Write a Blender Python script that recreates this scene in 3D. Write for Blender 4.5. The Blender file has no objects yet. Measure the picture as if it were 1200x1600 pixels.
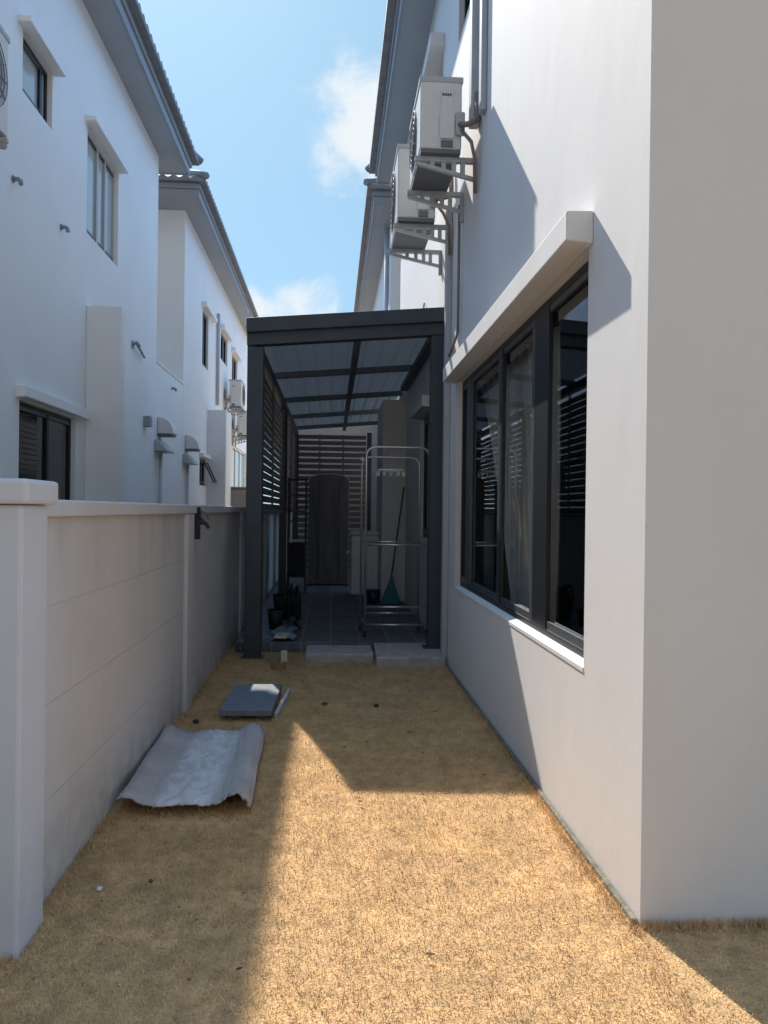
import bpy, math, random
from mathutils import Vector, Matrix
import numpy as np
random.seed(7); rng = np.random.default_rng(7)
S = bpy.context.scene
COL = S.collection
R = math.radians

# ------------------------------------------------------------------ camera
cam_d = bpy.data.cameras.new("camera"); cam = bpy.data.objects.new("camera", cam_d); COL.objects.link(cam)
cam_d.sensor_fit = 'VERTICAL'; cam_d.sensor_height = 36.0; cam_d.lens = 36.0 * 1202 / 1600
cam_d.clip_start = 0.05; cam_d.clip_end = 1500
YAW = math.atan(81 / 1202); ROLL = R(0.7); PITCH = R(-0.1)
cam.matrix_world = (Matrix.Translation((0, 0, 1.45)) @ Matrix.Rotation(-YAW, 4, 'Z') @
                    Matrix.Rotation(PITCH, 4, 'X') @ Matrix.Rotation(R(90), 4, 'X') @ Matrix.Rotation(ROLL, 4, 'Z'))
S.camera = cam

# ------------------------------------------------------------------ light
SUNV = Vector((-0.29, 1.063, 1.0)).normalized()          # towards the sun
EL = math.asin(SUNV.z); AZ = math.atan2(SUNV.x, SUNV.y)  # azimuth from +Y towards +X
sun_d = bpy.data.lights.new("sun", 'SUN'); sun = bpy.data.objects.new("sun", sun_d); COL.objects.link(sun)
sun_d.energy = 3.3; sun_d.angle = R(0.55); sun_d.color = (1.0, 0.93, 0.84)
sun.rotation_euler = (-SUNV).to_track_quat('-Z', 'Y').to_euler()
sun.location = (0, 0, 30)

W = bpy.data.worlds.new("World"); S.world = W; W.use_nodes = True
nt = W.node_tree; nt.nodes.clear()
def N(t, **k):
    n = nt.nodes.new(t)
    for a, b in k.items(): setattr(n, a, b)
    return n
L = lambda a, b: nt.links.new(a, b)
wo = N('ShaderNodeOutputWorld'); bg = N('ShaderNodeBackground'); bg.inputs['Strength'].default_value = 0.118
sky = N('ShaderNodeTexSky', sky_type='NISHITA'); sky.sun_disc = False
sky.sun_elevation = EL; sky.sun_rotation = AZ; sky.air_density = 1.0; sky.dust_density = 0.6; sky.ozone_density = 2.0
tc = N('ShaderNodeTexCoord')
nz = N('ShaderNodeTexNoise'); nz.inputs['Scale'].default_value = 9.0; nz.inputs['Detail'].default_value = 9
nz.inputs['Roughness'].default_value = 0.62; nz.inputs['Distortion'].default_value = 0.3
L(tc.outputs['Generated'], nz.inputs['Vector'])
def blob(d, r0, r1, amp):
    dv = Vector(d).normalized()
    dp = N('ShaderNodeVectorMath', operation='DISTANCE'); dp.inputs[1].default_value = dv
    L(tc.outputs['Generated'], dp.inputs[0])
    mr = N('ShaderNodeMapRange', interpolation_type='SMOOTHSTEP'); mr.inputs['From Min'].default_value = r1
    mr.inputs['From Max'].default_value = r0; mr.inputs['To Max'].default_value = amp
    L(dp.outputs['Value'], mr.inputs['Value']); return mr.outputs[0]
blobs = [blob((0.065, 1, 0.50), 0.0, 0.115, 0.56), blob((0.005, 1, 0.44), 0.0, 0.08, 0.26), blob((-0.05, 1, 0.25), 0.0, 0.11, 0.30), blob((-0.11, 1, 0.255), 0.0, 0.08, 0.28),
         blob((-0.7, 0.3, 0.5), 0.1, 0.6, 0.2), blob((0.6, -0.8, 0.35), 0.1, 0.9, 0.22), blob((-0.3, -0.9, 0.3), 0.1, 0.7, 0.2)]
acc = blobs[0]
for b in blobs[1:]:
    m = N('ShaderNodeMath', operation='MAXIMUM'); L(acc, m.inputs[0]); L(b, m.inputs[1]); acc = m.outputs[0]
ad = N('ShaderNodeMath', operation='ADD'); L(nz.outputs['Fac'], ad.inputs[0]); L(acc, ad.inputs[1])
rp = N('ShaderNodeMapRange', interpolation_type='SMOOTHSTEP'); rp.inputs['From Min'].default_value = 0.60; rp.inputs['From Max'].default_value = 0.86
L(ad.outputs[0], rp.inputs['Value'])
mx = N('ShaderNodeMix', data_type='RGBA'); mx.inputs[7].default_value = (3.1, 3.3, 3.45, 1)
gmn = N('ShaderNodeGamma'); gmn.inputs['Gamma'].default_value = 0.42; L(sky.outputs[0], gmn.inputs['Color'])
sc_ = N('ShaderNodeVectorMath', operation='MULTIPLY'); sc_.inputs[1].default_value = (0.78, 1.16, 1.4); L(gmn.outputs[0], sc_.inputs[0])
# sky boosted overhead as added fill light, weaker and warmer behind the camera, plain ahead
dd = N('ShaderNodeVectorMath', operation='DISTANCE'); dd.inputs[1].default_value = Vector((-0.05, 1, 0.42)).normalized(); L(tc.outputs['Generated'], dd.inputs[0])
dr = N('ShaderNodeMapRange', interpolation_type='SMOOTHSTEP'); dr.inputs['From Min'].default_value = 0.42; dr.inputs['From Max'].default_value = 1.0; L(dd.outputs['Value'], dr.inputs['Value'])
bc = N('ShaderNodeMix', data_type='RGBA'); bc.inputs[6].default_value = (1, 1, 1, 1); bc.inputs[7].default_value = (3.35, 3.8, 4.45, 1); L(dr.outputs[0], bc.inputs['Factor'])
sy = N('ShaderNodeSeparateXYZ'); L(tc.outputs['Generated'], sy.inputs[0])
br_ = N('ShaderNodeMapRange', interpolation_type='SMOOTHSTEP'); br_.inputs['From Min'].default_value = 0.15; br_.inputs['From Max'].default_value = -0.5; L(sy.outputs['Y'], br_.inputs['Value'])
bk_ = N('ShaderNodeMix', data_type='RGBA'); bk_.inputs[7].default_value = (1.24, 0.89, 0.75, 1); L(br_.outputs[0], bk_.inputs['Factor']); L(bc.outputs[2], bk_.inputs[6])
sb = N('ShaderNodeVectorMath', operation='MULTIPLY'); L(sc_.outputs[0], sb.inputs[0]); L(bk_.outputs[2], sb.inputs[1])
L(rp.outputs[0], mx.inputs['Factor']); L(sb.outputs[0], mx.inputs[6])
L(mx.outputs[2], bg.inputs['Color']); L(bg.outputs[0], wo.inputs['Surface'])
S.view_settings.view_transform = 'Standard'; S.view_settings.look = 'None'
S.view_settings.gamma = 1; S.view_settings.use_curve_mapping = False
S.view_settings.exposure = 1.25
S.cycles.diffuse_bounces = 8; S.cycles.max_bounces = 14

# ------------------------------------------------------------------ materials
def mat(name, col, rough=0.8, metal=0.0, var=0.0, vscale=3.0, stretch=(1, 1, 1), col2=None, bump=0.0, bscale=60.0,
        spec=None, fine=0.0, fscale=200.0):
    m = bpy.data.materials.new(name); m.use_nodes = True
    t = m.node_tree; b = t.nodes['Principled BSDF']
    b.inputs['Roughness'].default_value = rough; b.inputs['Metallic'].default_value = metal
    if spec is not None: b.inputs['Specular IOR Level'].default_value = spec
    c = (*col, 1)
    def nn(k): return t.nodes.new(k)
    g = nn('ShaderNodeNewGeometry')
    if var or col2:
        mp = nn('ShaderNodeMapping'); mp.inputs['Scale'].default_value = stretch
        t.links.new(g.outputs['Position'], mp.inputs['Vector'])
        n = nn('ShaderNodeTexNoise'); n.inputs['Scale'].default_value = vscale; n.inputs['Detail'].default_value = 6; n.inputs['Roughness'].default_value = 0.6
        t.links.new(mp.outputs[0], n.inputs['Vector'])
        r = nn('ShaderNodeMapRange'); r.inputs['From Min'].default_value = 0.32; r.inputs['From Max'].default_value = 0.68
        t.links.new(n.outputs['Fac'], r.inputs['Value'])
        x = nn('ShaderNodeMix'); x.data_type = 'RGBA'
        c2 = col2 if col2 else tuple(v * (1 - var) for v in col)
        x.inputs[6].default_value = c; x.inputs[7].default_value = (*c2, 1)
        t.links.new(r.outputs[0], x.inputs['Factor']); out = x.outputs[2]
        if fine:
            n2 = nn('ShaderNodeTexNoise'); n2.inputs['Scale'].default_value = fscale; n2.inputs['Detail'].default_value = 3
            t.links.new(g.outputs['Position'], n2.inputs['Vector'])
            r2 = nn('ShaderNodeMapRange'); r2.inputs['From Min'].default_value = 0.3; r2.inputs['From Max'].default_value = 0.7
            r2.inputs['To Min'].default_value = 1 - fine; r2.inputs['To Max'].default_value = 1 + fine
            t.links.new(n2.outputs['Fac'], r2.inputs['Value'])
            hs = nn('ShaderNodeVectorMath'); hs.operation = 'SCALE'
            t.links.new(out, hs.inputs[0]); t.links.new(r2.outputs[0], hs.inputs['Scale']); out = hs.outputs[0]
        t.links.new(out, b.inputs['Base Color'])
    else:
        b.inputs['Base Color'].default_value = c
    if bump:
        n3 = nn('ShaderNodeTexNoise'); n3.inputs['Scale'].default_value = bscale; n3.inputs['Detail'].default_value = 5
        t.links.new(g.outputs['Position'], n3.inputs['Vector'])
        bp = nn('ShaderNodeBump'); bp.inputs['Strength'].default_value = bump; bp.inputs['Distance'].default_value = 0.01
        t.links.new(n3.outputs['Fac'], bp.inputs['Height']); t.links.new(bp.outputs[0], b.inputs['Normal'])
    return m

def stucco(name, col, dirt, low_dirt=0.3, undul=0.28, cop=None):
    """painted render: fine grain, trowel undulation, faint vertical streaks, splash dirt near the ground"""
    m = bpy.data.materials.new(name); m.use_nodes = True
    t = m.node_tree; b = t.nodes['Principled BSDF']; b.inputs['Roughness'].default_value = 0.82
    nn = t.nodes.new; lk = t.links.new
    g = nn('ShaderNodeNewGeometry')
    def noise(scale, det=5, st=(1, 1, 1), rough=0.6):
        mp = nn('ShaderNodeMapping'); mp.inputs['Scale'].default_value = st; lk(g.outputs['Position'], mp.inputs['Vector'])
        n = nn('ShaderNodeTexNoise'); n.inputs['Scale'].default_value = scale; n.inputs['Detail'].default_value = det; n.inputs['Roughness'].default_value = rough
        lk(mp.outputs[0], n.inputs['Vector']); return n.outputs['Fac']
    def rng_(v, a, c, lo=0.0, hi=1.0):
        r = nn('ShaderNodeMapRange'); r.interpolation_type = 'SMOOTHSTEP'
        for k, q in (('From Min', a), ('From Max', c), ('To Min', lo), ('To Max', hi)): r.inputs[k].default_value = q
        lk(v, r.inputs['Value']); return r.outputs[0]
    def mul(a, c):
        x = nn('ShaderNodeMath'); x.operation = 'MULTIPLY'
        if isinstance(c, float): x.inputs[1].default_value = c
        else: lk(c, x.inputs[1])
        lk(a, x.inputs[0]); return x.outputs[0]
    def addn(a, c):
        x = nn('ShaderNodeMath'); x.operation = 'ADD'; x.use_clamp = True; lk(a, x.inputs[0]); lk(c, x.inputs[1]); return x.outputs[0]
    blot = mul(rng_(noise(1.1), 0.35, 0.75), 0.28)
    streak = mul(rng_(noise(3.0, 4, (1, 1, 0.10)), 0.55, 0.85), 0.15)
    sp = nn('ShaderNodeSeparateXYZ'); lk(g.outputs['Position'], sp.inputs[0])
    base = mul(mul(rng_(sp.outputs['Z'], 0.45, 0.0), rng_(noise(6, 6), 0.3, 0.65)), low_dirt)
    spk = mul(rng_(noise(26, 5), 0.66, 0.74), 0.35)
    f = addn(addn(addn(blot, streak), base), spk)
    if cop:   # runs of dirt below the coping
        f = addn(f, mul(mul(rng_(sp.outputs['Z'], cop - 0.45, cop), rng_(noise(9, 4, (1, 1, 0.12)), 0.42, 0.7)), 0.45))
    x = nn('ShaderNodeMix'); x.data_type = 'RGBA'; x.inputs[6].default_value = (*col, 1); x.inputs[7].default_value = (*dirt, 1)
    lk(f, x.inputs['Factor']); lk(x.outputs[2], b.inputs['Base Color'])
    b1 = nn('ShaderNodeBump'); b1.inputs['Strength'].default_value = undul; b1.inputs['Distance'].default_value = 0.02
    mpr = nn('ShaderNodeMapping'); mpr.inputs['Rotation'].default_value = (0.9, 0, 0); mpr.inputs['Scale'].default_value = (1, 1.0, 0.55)
    lk(g.outputs['Position'], mpr.inputs['Vector']); nr = nn('ShaderNodeTexNoise'); nr.inputs['Scale'].default_value = 2.2; nr.inputs['Detail'].default_value = 3
    lk(mpr.outputs[0], nr.inputs['Vector']); lk(nr.outputs['Fac'], b1.inputs['Height'])
    b2 = nn('ShaderNodeBump'); b2.inputs['Strength'].default_value = 0.25; b2.inputs['Distance'].default_value = 0.003
    lk(noise(170, 3), b2.inputs['Height']); lk(b1.outputs[0], b2.inputs['Normal']); lk(b2.outputs[0], b.inputs['Normal'])
    return m

M = {}
M['wall'] = stucco('painted_render_wall', (0.67, 0.655, 0.645), (0.57, 0.555, 0.54))
M['wallL'] = stucco('painted_render_neighbour', (0.78, 0.79, 0.80), (0.66, 0.67, 0.68))
M['fence'] = stucco('painted_block_fence', (0.585, 0.585, 0.615), (0.47, 0.465, 0.48), 0.5)
M['trim'] = mat('trim_grey', (0.50, 0.50, 0.50), 0.75, var=0.12, vscale=4, bump=0.1)
M['fascia'] = mat('fascia_grey', (0.27, 0.30, 0.34), 0.6, var=0.12, vscale=3)
M['soffit'] = mat('soffit_grey', (0.33, 0.36, 0.40), 0.8, var=0.1, vscale=2)
M['tile'] = mat('roof_tile_grey', (0.22, 0.23, 0.25), 0.7, var=0.3, vscale=5, bump=0.2)
M['alu'] = mat('black_aluminium', (0.012, 0.014, 0.019), 0.4, spec=0.35, var=0.2, vscale=9)
M['alug'] = mat('grey_aluminium', (0.075, 0.082, 0.095), 0.4, 0.2, var=0.15, vscale=9)
M['rafter'] = mat('rafter_steel', (0.13, 0.165, 0.20), 0.6, var=0.2, vscale=5)
M['canopy'] = mat('charcoal_steel', (0.04, 0.054, 0.072), 0.5, var=0.25, vscale=5)
M['roofsheet'] = mat('metal_roof_underside', (0.13, 0.16, 0.19), 0.55, var=0.15, vscale=3)
def roof_sheet_mat():
    m = mat('translucent_roof_sheet', (0.19, 0.215, 0.24), 0.55, var=0.15, vscale=3)
    t = m.node_tree; b = t.nodes['Principled BSDF']; o = t.nodes['Material Output']
    tr = t.nodes.new('ShaderNodeBsdfTranslucent'); tr.inputs['Color'].default_value = (0.015, 0.0205, 0.027, 1)
    a = t.nodes.new('ShaderNodeAddShader'); t.links.new(b.outputs[0], a.inputs[0]); t.links.new(tr.outputs[0], a.inputs[1]); t.links.new(a.outputs[0], o.inputs['Surface'])
    return m
M['roofsheet'] = roof_sheet_mat()
M['slat'] = mat('louvre_slat', (0.17, 0.16, 0.16), 0.55, var=0.2, vscale=6)
M['ac'] = mat('ac_casing', (0.66, 0.66, 0.64), 0.45, var=0.08, vscale=6)
M['acdark'] = mat('ac_dark_plastic', (0.14, 0.15, 0.16), 0.6)  # plain dark grey plastic for grilles, base pans and plinth
M['acgrey'] = mat('ac_grey', (0.42, 0.43, 0.44), 0.5)
M['galv'] = mat('galvanised_bracket', (0.46, 0.47, 0.48), 0.5, 0.2, var=0.2, vscale=14)
M['pipe'] = mat('pipe_grey', (0.40, 0.43, 0.46), 0.5, var=0.1, vscale=5)
M['pvc'] = mat('pvc_pale', (0.55, 0.55, 0.53), 0.5, var=0.1, vscale=5)
M['steel'] = mat('stainless_tube', (0.62, 0.62, 0.62), 0.28, 0.85, var=0.1, vscale=20)
M['white'] = mat('white_enamel', (0.70, 0.70, 0.71), 0.35, var=0.06, vscale=8)
M['teal'] = mat('teal_plastic', (0.02, 0.15, 0.20), 0.5)
M['navy'] = mat('navy_plastic', (0.015, 0.02, 0.09), 0.4)
M['brown'] = mat('dark_wood', (0.10, 0.085, 0.08), 0.5, var=0.3, vscale=4, stretch=(6, 6, 0.6))
M['fabric'] = mat('wardrobe_fabric', (0.19, 0.18, 0.185), 0.9, var=0.3, vscale=3, stretch=(4, 4, 0.5), bump=0.5, bscale=12)
M['black'] = mat('black_rubber', (0.015, 0.015, 0.017), 0.6)
M['darkgrey'] = mat('dark_grey_metal', (0.05, 0.055, 0.065), 0.5)
M['concrete'] = mat('concrete_block', (0.52, 0.48, 0.46), 0.9, var=0.3, vscale=9, bump=0.6, bscale=90, fine=0.15)
M['slab'] = mat('paver_slab', (0.20, 0.225, 0.25), 0.85, var=0.3, vscale=14, bump=0.5, bscale=120, fine=0.2, fscale=300)
M['sheetback'] = mat('fibre_cement_brown', (0.30, 0.265, 0.25), 0.85, var=0.3, vscale=7, bump=0.4, bscale=90)
M['bluecloth'] = mat('pale_blue_plastic', (0.22, 0.34, 0.42), 0.5, var=0.3, vscale=9)
M['terracotta'] = mat('terracotta', (0.42, 0.24, 0.16), 0.85, var=0.3, vscale=30, bump=0.3)
M['cream'] = mat('cream_sun_patch', (0.72, 0.69, 0.58), 0.7, var=0.1, vscale=20)  # pale cream stands in for sunlight on the offcuts by the post
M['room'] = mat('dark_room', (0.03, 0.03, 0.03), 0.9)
M['copper'] = mat('insulated_line', (0.26, 0.20, 0.17), 0.7, var=0.3, vscale=20)
M['moss'] = mat('mossy_footing', (0.09, 0.09, 0.065), 0.95, col2=(0.24, 0.21, 0.16), vscale=14, bump=0.8, bscale=80)
M['leaf'] = mat('dead_leaf', (0.10, 0.065, 0.04), 0.9, var=0.4, vscale=60)
M['rear'] = mat('rear_wall_paint', (0.42, 0.38, 0.36), 0.8, var=0.15, vscale=2)
M['tank'] = mat('beige_tank', (0.32, 0.285, 0.26), 0.7, var=0.15, vscale=4)
M['orange'] = mat('terracotta_shard', (0.5, 0.3, 0.2), 0.8)
def clear_glass():
    m = bpy.data.materials.new('tinted_clear_glass'); m.use_nodes = True; t = m.node_tree; t.nodes.clear(); nn = t.nodes.new
    o = nn('ShaderNodeOutputMaterial'); mx = nn('ShaderNodeMixShader'); tr = nn('ShaderNodeBsdfTransparent'); gl = nn('ShaderNodeBsdfGlossy'); lw = nn('ShaderNodeLayerWeight'); pw = nn('ShaderNodeMath'); fr = nn('ShaderNodeMath')
    tr.inputs['Color'].default_value = (0.78, 0.80, 0.80, 1); gl.inputs['Roughness'].default_value = 0.02; gl.inputs['Color'].default_value = (0.80, 0.84, 0.90, 1); lw.inputs['Blend'].default_value = 0.5; pw.operation = 'POWER'; pw.inputs[1].default_value = 4.2; fr.operation = 'MULTIPLY_ADD'; fr.inputs[1].default_value = 0.95; fr.inputs[2].default_value = 0.05; t.links.new(lw.outputs['Facing'], pw.inputs[0]); t.links.new(pw.outputs[0], fr.inputs[0])
    t.links.new(fr.outputs[0], mx.inputs[0]); t.links.new(tr.outputs[0], mx.inputs[1]); t.links.new(gl.outputs[0], mx.inputs[2]); t.links.new(mx.outputs[0], o.inputs['Surface'])
    return m
M['clearglass'] = clear_glass()
M['curtain'] = mat('curtain_fabric', (0.54, 0.49, 0.43), 0.9, var=0.15, vscale=5)
gm = mat('window_glass', (0.008, 0.012, 0.017), 0.015, spec=0.55); M['glass'] = gm
gm2 = mat('window_glass_sky_reflection', (0.38, 0.43, 0.45), 0.05, spec=1.0); M['glass2'] = gm2  # pale base colour paints in the sky reflected by these panes

def sheet_mat():
    m = mat('weathered_roof_sheet', (0.50, 0.465, 0.45), 0.8, var=0.25, vscale=5, bump=0.4, bscale=70)
    t = m.node_tree; b = t.nodes['Principled BSDF']; nn = t.nodes.new; lk = t.links.new
    tcn = nn('ShaderNodeTexCoord'); sp = nn('ShaderNodeSeparateXYZ'); lk(tcn.outputs['Object'], sp.inputs[0])
    def band(a, b_, c, d):
        r1 = nn('ShaderNodeMapRange'); r1.inputs['From Min'].default_value = a; r1.inputs['From Max'].default_value = b_; lk(sp.outputs['X'], r1.inputs['Value'])
        r2 = nn('ShaderNodeMapRange'); r2.inputs['From Min'].default_value = d; r2.inputs['From Max'].default_value = c; lk(sp.outputs['X'], r2.inputs['Value'])
        x = nn('ShaderNodeMath'); x.operation = 'MULTIPLY'; lk(r1.outputs[0], x.inputs[0]); lk(r2.outputs[0], x.inputs[1]); return x.outputs[0]
    bd = band(-0.17, -0.12, 0.09, 0.15)
    n = nn('ShaderNodeTexNoise'); n.inputs['Scale'].default_value = 7; n.inputs['Detail'].default_value = 8; n.inputs['Distortion'].default_value = 1.5
    mp = nn('ShaderNodeMapping'); mp.inputs['Scale'].default_value = (1.6, 0.7, 1); lk(tcn.outputs['Object'], mp.inputs['Vector']); lk(mp.outputs[0], n.inputs['Vector'])
    r = nn('ShaderNodeMapRange'); r.inputs['From Min'].default_value = 0.36; r.inputs['From Max'].default_value = 0.6; lk(n.outputs['Fac'], r.inputs['Value'])
    x = nn('ShaderNodeMath'); x.operation = 'MULTIPLY'; lk(bd, x.inputs[0]); lk(r.outputs[0], x.inputs[1])
    mixn = nn('ShaderNodeMix'); mixn.data_type = 'RGBA'
    old = b.inputs['Base Color'].links[0].from_socket
    base2 = nn('ShaderNodeMix'); base2.data_type = 'RGBA'; base2.inputs[7].default_value = (0.47, 0.455, 0.455, 1); lk(bd, base2.inputs['Factor']); lk(old, base2.inputs[6])
    lk(base2.outputs[2], mixn.inputs[6]); mixn.inputs[7].default_value = (0.66, 0.645, 0.64, 1); lk(x.outputs[0], mixn.inputs['Factor'])
    lk(mixn.outputs[2], b.inputs['Base Color']); return m
M['sheet'] = sheet_mat()

def grass_mat(name, blade=False):
    m = bpy.data.materials.new(name); m.use_nodes = True
    t = m.node_tree; b = t.nodes['Principled BSDF']; b.inputs['Roughness'].default_value = 0.9
    b.inputs['Specular IOR Level'].default_value = 0.2
    nn = t.nodes.new; lk = t.links.new
    g = nn('ShaderNodeNewGeometry')
    def noise(scale, det=5, dist=0.0):
        n = nn('ShaderNodeTexNoise'); n.inputs['Scale'].default_value = scale; n.inputs['Detail'].default_value = det; n.inputs['Distortion'].default_value = dist
        lk(g.outputs['Position'], n.inputs['Vector']); return n.outputs['Fac']
    def mr(v, a, c):
        r = nn('ShaderNodeMapRange'); r.inputs['From Min'].default_value = a; r.inputs['From Max'].default_value = c; lk(v, r.inputs['Value']); return r.outputs[0]
    def mixc(f, a, c):
        x = nn('ShaderNodeMix'); x.data_type = 'RGBA'; lk(f, x.inputs['Factor'])
        for s, q in ((6, a), (7, c)):
            if isinstance(q, tuple): x.inputs[s].default_value = (*q, 1)
            else: lk(q, x.inputs[s])
        return x.outputs[2]
    k = 1.10 if blade else 0.95
    c1 = mixc(mr(noise(45 if blade else 90, 4), 0.3, 0.7), (0.54 * k, 0.345 * k, 0.175 * k), (0.78 * k, 0.51 * k, 0.245 * k))
    c2 = mixc(mr(noise(1.7, 5, 0.6), 0.50, 0.70), c1, (0.70 * k, 0.45 * k, 0.21 * k))
    c3 = mixc(mr(noise(0.9, 6), 0.58, 0.75), c2, (0.50 * k, 0.335 * k, 0.20 * k))
    def scl(v, f):
        q = nn('ShaderNodeVectorMath'); q.operation = 'SCALE'; lk(v, q.inputs[0]); lk(f, q.inputs['Scale']); return q.outputs[0]
    def mrr(v, a, c, lo, hi):
        r = nn('ShaderNodeMapRange'); r.inputs['From Min'].default_value = a; r.inputs['From Max'].default_value = c; r.inputs['To Min'].default_value = lo; r.inputs['To Max'].default_value = hi; lk(v, r.inputs['Value']); return r.outputs[0]
    c4 = scl(c3, mrr(noise(16, 6), 0.3, 0.68, 0.72, 1.06)); c5 = scl(c4, mrr(noise(4.3, 5, .4), 0.32, 0.66, 0.80, 1.04))
    c6 = mixc(mr(noise(34, 3), 0.66, 0.74), c5, (0.13, 0.085, 0.05))
    lk(c6, b.inputs['Base Color'])
    bp = nn('ShaderNodeBump'); bp.inputs['Strength'].default_value = 0.8; bp.inputs['Distance'].default_value = 0.012
    lk(noise(110, 5), bp.inputs['Height'])
    if not blade: lk(bp.outputs[0], b.inputs['Normal'])
    return m
M['ground'] = grass_mat('dry_turf'); M['blade'] = grass_mat('dry_grass_blades', True)

def paver_mat():
    m = bpy.data.materials.new('patio_pavers'); m.use_nodes = True
    t = m.node_tree; b = t.nodes['Principled BSDF']; b.inputs['Roughness'].default_value = 0.7
    nn = t.nodes.new; lk = t.links.new
    g = nn('ShaderNodeNewGeometry')
    br = nn('ShaderNodeTexBrick'); br.offset = 0.0; br.inputs['Scale'].default_value = 1.0
    br.inputs['Brick Width'].default_value = 0.3; br.inputs['Row Height'].default_value = 0.3; br.inputs['Mortar Size'].default_value = 0.008
    br.inputs['Color1'].default_value = (0.10, 0.115, 0.13, 1); br.inputs['Color2'].default_value = (0.15, 0.165, 0.18, 1)
    br.inputs['Mortar'].default_value = (0.24, 0.24, 0.24, 1)
    lk(g.outputs['Position'], br.inputs['Vector'])
    n = nn('ShaderNodeTexNoise'); n.inputs['Scale'].default_value = 9; n.inputs['Detail'].default_value = 6; lk(g.outputs['Position'], n.inputs['Vector'])
    x = nn('ShaderNodeMix'); x.data_type = 'RGBA'; x.blend_type = 'MULTIPLY'; x.inputs['Factor'].default_value = 0.6
    lk(br.outputs['Color'], x.inputs[6]); cr = nn('ShaderNodeMapRange'); cr.inputs['From Min'].default_value = 0.3; cr.inputs['From Max'].default_value = 0.7; cr.inputs['To Min'].default_value = 0.5; cr.inputs['To Max'].default_value = 1.3
    lk(n.outputs['Fac'], cr.inputs['Value']); lk(cr.outputs[0], x.inputs[7]); lk(x.outputs[2], b.inputs['Base Color'])
    bp = nn('ShaderNodeBump'); bp.inputs['Strength'].default_value = 0.5; bp.inputs['Distance'].default_value = 0.005; bp.invert = True
    lk(br.outputs['Fac'], bp.inputs['Height']); lk(bp.outputs[0], b.inputs['Normal'])
    return m
M['paver'] = paver_mat()

def fence_panel_mat():
    """painted precast block: shallow course lines and pale runs"""
    m = stucco('painted_block_panel', (0.575, 0.57, 0.58), (0.40, 0.385, 0.38), 0.8, 0.4, 1.41)
    t = m.node_tree; b = t.nodes['Principled BSDF']; nn = t.nodes.new; lk = t.links.new
    g = nn('ShaderNodeNewGeometry'); sp = nn('ShaderNodeSeparateXYZ'); lk(g.outputs['Position'], sp.inputs[0])
    mp = nn('ShaderNodeCombineXYZ'); lk(sp.outputs['Y'], mp.inputs[0]); lk(sp.outputs['Z'], mp.inputs[1])
    br = nn('ShaderNodeTexBrick'); br.inputs['Scale'].default_value = 1; br.inputs['Brick Width'].default_value = 0.9; br.inputs['Row Height'].default_value = 0.36
    br.inputs['Mortar Size'].default_value = 0.006; br.inputs['Mortar Smooth'].default_value = 0.6; lk(mp.outputs[0], br.inputs['Vector'])
    old = b.inputs['Normal'].links[0].from_socket
    bp = nn('ShaderNodeBump'); bp.inputs['Strength'].default_value = 0.7; bp.inputs['Distance'].default_value = 0.004; bp.invert = True
    lk(br.outputs['Fac'], bp.inputs['Height']); lk(old, bp.inputs['Normal']); lk(bp.outputs[0], b.inputs['Normal'])
    n = nn('ShaderNodeTexNoise'); n.inputs['Scale'].default_value = 5; n.inputs['Detail'].default_value = 2
    mm = nn('ShaderNodeMapping'); mm.inputs['Scale'].default_value = (1, 1.6, 0.45); lk(g.outputs['Position'], mm.inputs['Vector']); lk(mm.outputs[0], n.inputs['Vector'])
    r = nn('ShaderNodeMapRange'); r.inputs['From Min'].default_value = 0.64; r.inputs['From Max'].default_value = 0.72; r.inputs['To Max'].default_value = 0.4; lk(n.outputs['Fac'], r.inputs['Value'])
    x = nn('ShaderNodeMix'); x.data_type = 'RGBA'; lk(b.inputs['Base Color'].links[0].from_socket, x.inputs[6]); x.inputs[7].default_value = (0.6, 0.59, 0.57, 1)
    lk(r.outputs[0], x.inputs['Factor']); lk(x.outputs[2], b.inputs['Base Color'])
    return m
M['panel'] = fence_panel_mat()

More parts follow.
